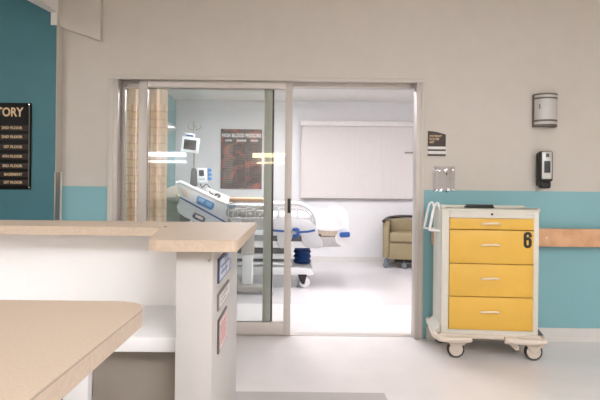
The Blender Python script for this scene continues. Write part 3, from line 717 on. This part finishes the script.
# ------------------------------------------------------------------ overbed table
YT = 5.86
qt = lambda px, py: P(px, py, YT)
tx0, tx1 = PX(230, 200, YT), PX(266, 200, YT); tz1 = PZ(248, 198, YT)
ob = thing('overbed_table', 'raised overbed table with peach top and thick white column', 'table', (PX(247.5, 280, YT), YT, 0))
obj('table_top', MB().box(tx0, tx1, YT - .08, YT + .72, tz1 - .045, tz1, .012, 3), A['peach'], ob)
c0, c1 = PX(242.3, 270, YT), PX(253, 270, YT); cxm = (c0 + c1) / 2
z_mid = PZ(248, 254, YT)
obj('lower_column', MB().box(c0, c1, YT - .05, YT + .05, .11, z_mid, .02, 3), A['bedwhite'], ob)
obj('upper_column', MB().box(c0 - .012, c1 + .012, YT - .035, YT + .035, z_mid, PZ(245, 218.5, YT), .012, 3), A['alu'], ob, 'grey telescoping upper column')
obj('base', MB().box(PX(232, 290, YT), PX(271, 290, YT), YT - .06, YT + .06, .035, .11, .012).box(PX(232, 290, YT), PX(238, 290, YT), YT, YT + .6, .03, .075, .01).box(PX(266, 290, YT), PX(271, 290, YT), YT, YT + .6, .03, .075, .01), A['alu'], ob, 'grey U shaped base')
obj('end_cap', MB().box(PX(268, 288, YT), PX(273, 288, YT), YT - .075, YT + .02, .03, .14, .015, 3), A['bedwhite'], ob)
for x, y in ((PX(235, 290, YT), YT - .03), (PX(269.5, 290, YT), YT - .03), (PX(235, 290, YT), YT + .57), (PX(268.5, 290, YT), YT + .57)):
    obj('caster', MB().lathe([(0, -.012), (.02, -.012), (.025, 0), (.02, .012), (0, .012)], (x, y, .025), 'y', 18).cyl((x, y, .03), (x, y, .06), .01, 10), A['rubber'], ob)
# carriage and chrome basket under the top
za, zb_ = PZ(245, 218, YT), PZ(245, 203.5, YT)
obj('carriage', MB().box(tx0 + .01, tx1 - .01, YT - .1, YT + .3, za - .012, za, .004).box(tx0 + .01, tx0 + .03, YT + .25, YT + .3, za, tz1 - .045, .003).box(tx1 - .03, tx1 - .01, YT + .25, YT + .3, za, tz1 - .045, .003), A['bedgrey'], ob, 'pale grey carriage plate')
bk = MB()
for z in (za + .006, (za + zb_) / 2, zb_ - .01):
    bk.tube([(tx0, YT - .12, z), (tx1 - .01, YT - .12, z), (tx1 - .01, YT + .23, z), (tx0, YT + .23, z)], .007, 8, closed=True)
for kx in range(9):
    x = tx0 + (tx1 - .01 - tx0) * kx / 8
    bk.tube([(x, YT - .12, zb_ + .025), (x, YT - .12, za + .006), (x, YT + .23, za + .006), (x, YT + .23, zb_ + .025)], .004, 6)
obj('wire_basket', bk, A['chrome'], ob, 'chrome wire basket under the top')
k = MB().soft(tx0 - .035, tx1 - .03, YT - .1, YT + .2, za + .016, zb_ - .05, .03, 8, .022, 14)
tag(obj('wrapped_bundle', k, A['pillowbag']), 'silvery plastic wrapped bundle in the basket of the overbed table', 'bundle')
k = MB().soft(PX(228, 205, YT), PX(237, 205, YT), YT - .09, YT + .1, zb_ - .045, zb_ - .005, .012, 3, .006, 14)
tag(obj('packet', k, A['lightblue']), 'pale blue packet lying on the silvery bundle', 'packet')

# ------------------------------------------------------------------ IV pole, monitor, pump
YI = 7.6
qi = lambda px, py: P(px, py, YI)
px_, pz_ = qi(194.5, 121)
iv = thing('iv_pole', 'slim chrome drip stand with hooks behind the bed', 'iv pole', (px_, YI, 0))
obj('pole', MB().cyl((px_, YI, .1), (px_, YI, pz_), .011, 14), A['steel'], iv)
for sx_, py_ in ((-1, 0), (1, 0), (0, 1), (0, -1)):
    zt_ = PZ(194, 127, YI)
    obj('hook', MB().tube([(px_, YI, zt_ - .04), (px_ + sx_ * .06, YI + py_ * .06, zt_ - .035), (px_ + sx_ * .1, YI + py_ * .1, zt_), (px_ + sx_ * .085, YI + py_ * .085, zt_ + .04)], .005, 8, sub=3), A['steel'], iv)
obj('hub', MB().cyl((px_, YI, .06), (px_, YI, .14), .035, 16, b=.005), A['darkgrey'], iv)
for k in range(5):
    a = 2 * PI * k / 5 + .3
    lg = obj('leg', MB().tube([(px_, YI, .1), (px_ + .15 * math.cos(a), YI + .15 * math.sin(a), .085), (px_ + .29 * math.cos(a), YI + .29 * math.sin(a), .065)], .013, 8), A['steel'], iv)
    cx_, cy_ = px_ + .29 * math.cos(a), YI + .29 * math.sin(a)
    obj('caster', MB().lathe([(0, -.01), (.022, -.01), (.028, 0), (.022, .01), (0, .01)], (cx_, cy_, .028), 'y', 16), A['rubber'], lg)

YM = YI - .12
mo = thing('patient_monitor', 'white tilted patient monitor with dark screen on the drip stand', 'monitor', (0, 0, 0))
mw, mh = .245, .205
obj('housing', MB().box(-mw / 2, mw / 2, 0, .025, -mh / 2, mh / 2, .012, 3), A['device'], mo)
obj('rear_shell', MB().box(-mw / 2 + .015, mw / 2 - .03, .025, .1, -mh / 2 + .02, mh / 2 - .005, .02, 3), A['devgrey'], mo, 'grey rear shell')
obj('screen', MB().box(-.085, .078, -.003, .004, -.062, .07, .003), A['screen'], mo)
md = obj('top_module', MB().box(-.09, .05, .012, .08, mh / 2, mh / 2 + .055, .008), A['device'], mo)
obj('badge', MB().box(-.07, .03, .009, .013, mh / 2 + .012, mh / 2 + .032), A['bedblue'], md)
obj('mount', MB().cyl((.03, .09, -.03), (.03, .14, -.03), .02, 12), A['darkgrey'], mo)
mxx, mzz = P(190.6, 145.3, YM); mo.scale = (1.12, 1.12, 1.12)
mo.location = (mxx, YM - .03, mzz); mo.rotation_euler = (math.radians(6), math.radians(5), math.radians(14))

pu = thing('infusion_pump', 'white infusion pump with grey clamp low on the drip stand', 'infusion pump', (0, 0, 0))
obj('housing', MB().box(-.078, .078, 0, .1, -.115, .115, .015, 3), A['device'], pu)
obj('screen', MB().box(-.045, .03, -.003, .004, -.005, .085, .003), A['screen'], pu)
for k in range(3): obj('key', MB().box(-.045 + .03 * k, -.023 + .03 * k, -.003, .004, -.06, -.042, .002), A['devgrey'], pu)
for k in range(3): obj('side_module', MB().box(.092, .14, 0, .05, -.07 + .062 * k, -.018 + .062 * k, .006), A['panelblue'], pu, 'blue side clip')
obj('clip_rail', MB().box(.076, .095, .02, .04, -.07, .11, .003), A['devgrey'], pu)
obj('pole_clamp', MB().prism([(-.16, .09), (-.15, .12), (-.1, .12), (-.078, .06), (-.078, -.16), (-.19, -.16)], 'xz', .02, .12, .008), A['darkgrey'], pu, 'charcoal pole clamp')
obj('tubing', MB().tube([(-.03, .03, -.115), (.0, -.02, -.18), (.06, -.03, -.13), (.1, 0, -.17), (.12, .03, -.24), (.02, .04, -.26)], .007, 8, sub=4), A['rubber'], pu)
pxx, pzz = P(202.3, 175.7, YI - .07)
pu.location = (pxx, YI - .09, pzz); pu.rotation_euler = (0, math.radians(-2), math.radians(6))

# exam lamp on the teal wall
YX = 7.75
lx, lz = P(170, 128, YX)
el = thing('exam_lamp', 'grey cone exam lamp on the teal wall beside the curtain', 'exam lamp', (RX0, YX, lz))
obj('wall_plate', MB().box(RX0, RX0 + .03, YX - .06, YX + .06, lz - .08, lz + .08, .006), A['silver'], el)
obj('arm', MB().tube([(RX0 + .02, YX, lz), (RX0 + .05, YX - .02, lz - .005), (lx - .07, YX - .03, lz - .0)], .014, 8), A['silver'], el)
hd = obj('lamp_head', MB().lathe([(0, .1), (.03, .09), (.12, -.07), (.115, -.075), (0, -.05)], (lx, YX - .03, lz), 'x', 24), A['silver'], el)

# ------------------------------------------------------------------ poster
ypo = YB - .022
x0, z1 = P(221, 129, ypo); x1, z0 = P(261.5, 189, ypo)
po = thing('poster', 'dark red and grey HIGH BLOOD PRESSURE poster on the white back wall', 'poster', ((x0 + x1) / 2, YB, z0))
obj('board', MB().box(x0, x1, ypo, YB - .001, z0, z1, .003), A['poster'], po)
obj('title_lettering', MB().text('HIGH BLOOD PRESSURE', .085, ((x0 + x1) / 2, ypo - .001, z1 - .11), FRONT, .001, 'CENTER', .004, .73), A['white_text'], po)
w = x1 - x0
for k, t in enumerate(('SYSTEM', 'DIAGNOSE', 'STROKE')):
    cxx = x0 + w * (.19 + .31 * k)
    obj('heading_lettering', MB().text(t, .042, (cxx, ypo - .001, z1 - .195), FRONT, .001, 'CENTER', .003, .78), A['white_text'], po)
    ln = MB()
    for j in range(22):
        ww = w * (.1 + .03 * random.random())
        ln.box(cxx - ww, cxx + ww * .9, ypo - .0012, ypo, z1 - .26 - .031 * j, z1 - .25 - .031 * j)
    obj('column_text', ln, A['sign_strip'] if k else A['taupe'], po)
for k in range(2):
    cxx = x0 + w * (.345 + .31 * k)
    obj('divider', MB().box(cxx - .003, cxx + .003, ypo - .0012, ypo, z0 + .06, z1 - .17), A['sign_strip'], po)

# ------------------------------------------------------------------ blinds
yv = YB - .1
x0, zt_ = P(301, 120.5, yv); zv = PZ(350, 126, yv); zb_ = PZ(350, 199, yv); x1 = x0 + 3.0
vb = thing('vertical_blind', 'closed ivory vertical blinds with box valance on the back wall', 'blinds', ((x0 + x1) / 2, yv, zb_))
obj('valance', MB().box(x0 - .01, x1, yv - .03, YB, zv, zt_, .006), A['blindrail'], vb)
n = 34; step = (x1 - x0) / n
for k in range(n):
    v = MB(); a = random.choice((.02, .02, .02, .05))
    cxx = x0 + step * (k + .5)
    v.M = Matrix.Translation((cxx, yv + .035, 0)) @ Matrix.Rotation(a, 4, 'Z')
    w2 = step * random.choice((.51, .51, .51, .485, .475))
    pts = [(-w2 + 2 * w2 * i / 6, -.0006 * math.sin(PI * i / 6)) for i in range(7)]
    v.prism(pts + [(p[0], p[1] + .002) for p in pts[::-1]], 'xy', zb_ + .012, zv)
    obj('vane', v, A['blind'], vb)
obj('bottom_chain', MB().box(x0, x1, yv + .02, yv + .045, zb_, zb_ + .012, .003), A['taupe'], vb, 'thin grey bottom chain')
obj('control_wand', MB().cyl((x0 + .004, yv, zb_ + .05), (x0 + .004, yv, zv), .005, 8), A['blindrail'], vb)
xa, zz = P(405, 152.5, yv)
obj('tilt_bar', MB().box(xa, xa + .35, yv - .01, yv + .015, zz - .012, zz + .012, .003), A['taupe'], vb, 'short grey bar across the vanes')

# ------------------------------------------------------------------ recliner
YC = 7.85
cx0 = PX(384, 240, YC) + .06; cw = .8; cx1 = cx0 + cw; cxm = (cx0 + cx1) / 2
rc = thing('recliner', 'tan vinyl recliner with dark wood arm caps on casters', 'armchair', (cxm, YC + .3, 0))
zarm = PZ(386, 219.5, YC); zbot = PZ(386, 258, YC)
for sg in (-1, 1):
    xo = cxm + sg * cw / 2; xi = xo - sg * .1
    obj('arm', MB().box(min(xo, xi), max(xo, xi), YC, YC + .58, zbot, zarm - .03, .025, 3), A['vinyl'], rc)
    pts = [(min(xo, xi) - .02 + (.02 if sg > 0 else 0), 0), ]
    cap = MB().tube([(cxm + sg * (cw / 2 - .01), YC - .05, zarm - .025), (cxm + sg * (cw / 2 - .03), YC + .05, zarm - .012), (cxm + sg * (cw / 2 - .05), YC + .3, zarm), (cxm + sg * (cw / 2 - .1), YC + .47, zarm + .01), (cxm + sg * (cw / 2 - .25), YC + .54, zarm + .025), (cxm + sg * .0, YC + .56, zarm + .03)], .024, 10, sub=4)
    obj('arm_cap', cap, A['walnut'], rc, 'dark wood arm cap')
obj('back', MB().prism([(cxm - cw / 2 + .1, .35), (cxm + cw / 2 - .1, .35), (cxm + cw / 2 - .1, zarm - .02), (cxm + cw / 2 - .22, zarm), (cxm - cw / 2 + .22, zarm), (cxm - cw / 2 + .1, zarm - .02)], 'xz', YC + .44, YC + .6, .03, 3), A['vinyl'], rc)
zs1, zs0 = PZ(400, 232.5, YC), PZ(400, 242.5, YC)
obj('seat', MB().box(cx0 + .1, cx1 - .1, YC - .02, YC + .45, zs0, zs1, .035, 4), A['vinyl'], rc)
obj('front_panel', MB().box(cx0 + .1, cx1 - .1, YC + .01, YC + .4, PZ(400, 259.5, YC), zs0 - .003, .015, 3), A['vinyl'], rc)
obj('underframe', MB().box(cx0 + .18, cx1 - .12, YC + .06, YC + .5, .09, .135, .01), A['black'], rc, 'black steel underframe')
for x, y in ((cx0 + .05, YC + .05), (cx0 + .33, YC + .08), (cx1 - .05, YC + .05), (cx0 + .05, YC + .52), (cx1 - .05, YC + .52)):
    cs = obj('caster', MB().box(x - .012, x + .012, y - .03, y + .03, .06, zbot + .02 if x < cx0 + .2 or x > cx1 - .2 else .12, .004), A['devgrey'], rc, 'grey caster')
    obj('wheel', MB().lathe([(0, -.02), (.034, -.02), (.044, -.012), (.046, 0), (.044, .012), (.034, .02), (0, .02)], (x, y, .046), 'y', 20), A['devgrey'], cs)

rc.rotation_euler = (0, 0, math.radians(-12)); rc.location.x -= .02; rc.location.y -= .06
# ------------------------------------------------------------------ curtain
YCU = 4.95
def curtain_mesh(z0, z1, nz, x0, x1, ph=0.0):
    bm = bmesh.new(); uvl = bm.loops.layers.uv.new('UVMap'); nx = 120; rows = []; us = []
    u = 0; last = None
    for i in range(nx + 1):
        x = x0 + (x1 - x0) * i / nx
        y = YCU + .045 * math.sin(i / nx * 2 * PI * 6.2 + ph) + .02 * math.sin(i / nx * 2 * PI * 2.3)
        if last: u += math.hypot(x - last[0], y - last[1])
        last = (x, y); us.append(u)
        rows.append([bm.verts.new((x, y + .012 * math.sin(i * .3) * (z1 - (z0 + (z1 - z0) * j / nz)), z0 + (z1 - z0) * j / nz)) for j in range(nz + 1)])
    for i in range(nx):
        for j in range(nz):
            f = bm.faces.new((rows[i][j], rows[i + 1][j], rows[i + 1][j + 1], rows[i][j + 1]))
            for l, (a, b_) in zip(f.loops, ((i, j), (i + 1, j), (i + 1, j + 1), (i, j + 1))):
                l[uvl].uv = (us[a], z0 + (z1 - z0) * b_ / nz)
    bmesh.ops.solidify(bm, geom=bm.faces[:], thickness=.003)
    m_ = MB(); m_.bm.free(); m_.bm = bm; return m_
cxa, cxb = -1.93, PX(165.6, 180, YCU)
cm = PZ(150, 104.5, YCU)
cu = thing('privacy_curtain', 'plaid orange privacy curtain with pale mesh top drawn beside the door', 'curtain', ((cxa + cxb) / 2, YCU, .3))
obj('cloth', curtain_mesh(.3, cm, 12, cxa, cxb), A['plaid'], cu)
obj('mesh_top', curtain_mesh(cm, 2.62, 4, cxa, cxb), A['mesh'], cu, 'pale mesh header')
tr = obj('curtain_track', MB().box(RX0, 1.5, YCU - .015, YCU + .015, RZ - .06, RZ - .03, .004).box(RX0 + .2, RX0 + .22, YCU - .01, YCU + .01, RZ - .03, RZ).box(1.2, 1.22, YCU - .01, YCU + .01, RZ - .03, RZ), A['silver'])
tag(tr, 'slim ceiling track that carries the privacy curtain', 'curtain track')
for k in range(7):
    x = cxa + .03 + (cxb - cxa - .06) * k / 6
    obj('carrier', MB().cyl((x, YCU, 2.6), (x, YCU, RZ - .058), .006, 8), A['silver'], cu)

# ------------------------------------------------------------------ lamps the place has
def troffer(x, y, z, w, l, m, label, group):
    t = thing('ceiling_light', label, 'ceiling light', (x, y, z), group)
    f = MB()
    for (a, b_, c_, d_) in ((x - w / 2 - .03, x + w / 2 + .03, y - l / 2 - .03, y - l / 2), (x - w / 2 - .03, x + w / 2 + .03, y + l / 2, y + l / 2 + .03), (x - w / 2 - .03, x - w / 2, y - l / 2, y + l / 2), (x + w / 2, x + w / 2 + .03, y - l / 2, y + l / 2)):
        f.box(a, b_, c_, d_, z - .02, z)
    obj('frame', f, A['bedwhite'], t); obj('diffuser', MB().box(x - w / 2, x + w / 2, y - l / 2, y + l / 2, z - .012, z - .004), m, t)
troffer(.75, 5.8, RZ, .6, 1.2, A['troffer_side'], 'recessed ceiling light over the foot end of the bed', 'room ceiling lights')
troffer(-.55, 6.3, RZ, .6, 1.2, A['troffer_room'], 'recessed ceiling light over the middle of the bed', 'room ceiling lights')
troffer(2.4, 5.6, RZ, .6, 1.2, A['troffer_side'], 'recessed ceiling light over the recliner side of the room', 'room ceiling lights')
for x, y, mm, l in ((-2.4, 1.0, 'troffer_hall', 'recessed hall ceiling light over the nurse station desk'), (1.9, 1.6, 'troffer_hall', 'recessed hall ceiling light in front of the supply cart'),
                (.6, -.9, 'troffer_rear', 'recessed hall ceiling light behind the foreground counter'), (1.9, -1.4, 'troffer_rear', 'recessed hall ceiling light in the middle of the rear row'),
                (3.3, -.9, 'troffer_rear', 'recessed hall ceiling light by the right hall wall'), (-3.86, -1.5, 'troffer_rear', 'recessed hall ceiling light in the rear left corner of the hall'), (-3.86, .1, 'troffer_rear', 'recessed hall ceiling light by the left hall wall')):
    troffer(x, y, HZ, .6, 1.2, A[mm], l, 'hall ceiling lights')
def wall_lamp(x0, x1, m, label):
    y = HY0 + .06
    t = thing('wall_light', label, 'wall lamp', ((x0 + x1) / 2, HY0, 1.8), 'linear lamps on the rear hall wall')
    obj('back_plate', MB().box(x0 - .05, x1 + .05, HY0, HY0 + .04, 1.76, 2.08, .005), A['bedwhite'], t)
    obj('tube', MB().box(x0, x1, HY0 + .04, y + .03, 1.95, 2.04, .01), m, t)
    obj('tube', MB().box(x0 + .1, x1, HY0 + .04, y + .02, 1.81, 1.845, .01), m, t)
wall_lamp(-3.35, -2.42, A['lampcool'], 'cool white linear wall lamp on the rear hall wall')
wall_lamp(-.9, .3, A['lampwarm'], 'warm white linear wall lamp on the rear hall wall')

# ------------------------------------------------------------------ camera, world, view
cam = bpy.data.cameras.new('camera'); co = bpy.data.objects.new('camera', cam); C.objects.link(co)
cam.sensor_width = 36; cam.lens = F / 600 * 36; cam.clip_start = .05
co.matrix_world = Matrix.Translation((0, 0, EYE)) @ Matrix.Rotation(PI / 2, 4, 'X') @ Matrix.Rotation(ROLL, 4, 'Z')
up_, vp_ = VX - 300, 200 - VY
cam.shift_x = -(up_ + ROLL * vp_) / 600; cam.shift_y = -(vp_ - ROLL * up_) / 600
S = bpy.context.scene; S.camera = co
w = bpy.data.worlds.new('World'); S.world = w; w.use_nodes = True
w.node_tree.nodes['Background'].inputs[0].default_value = (.9, .92, 1, 1); w.node_tree.nodes['Background'].inputs[1].default_value = .05
S.view_settings.view_transform = 'Standard'; S.view_settings.look = 'None'; S.view_settings.gamma = 1; S.view_settings.exposure = 0.18
S.view_settings.use_curve_mapping = False
S.cycles.use_denoising = True; S.cycles.max_bounces = 10; S.cycles.diffuse_bounces = 6; S.cycles.transparent_max_bounces = 24
S.cycles.caustics_reflective = False; S.cycles.sample_clamp_indirect = 6
for o in list(bpy.data.objects):
    if '_loc' in o: del o['_loc']
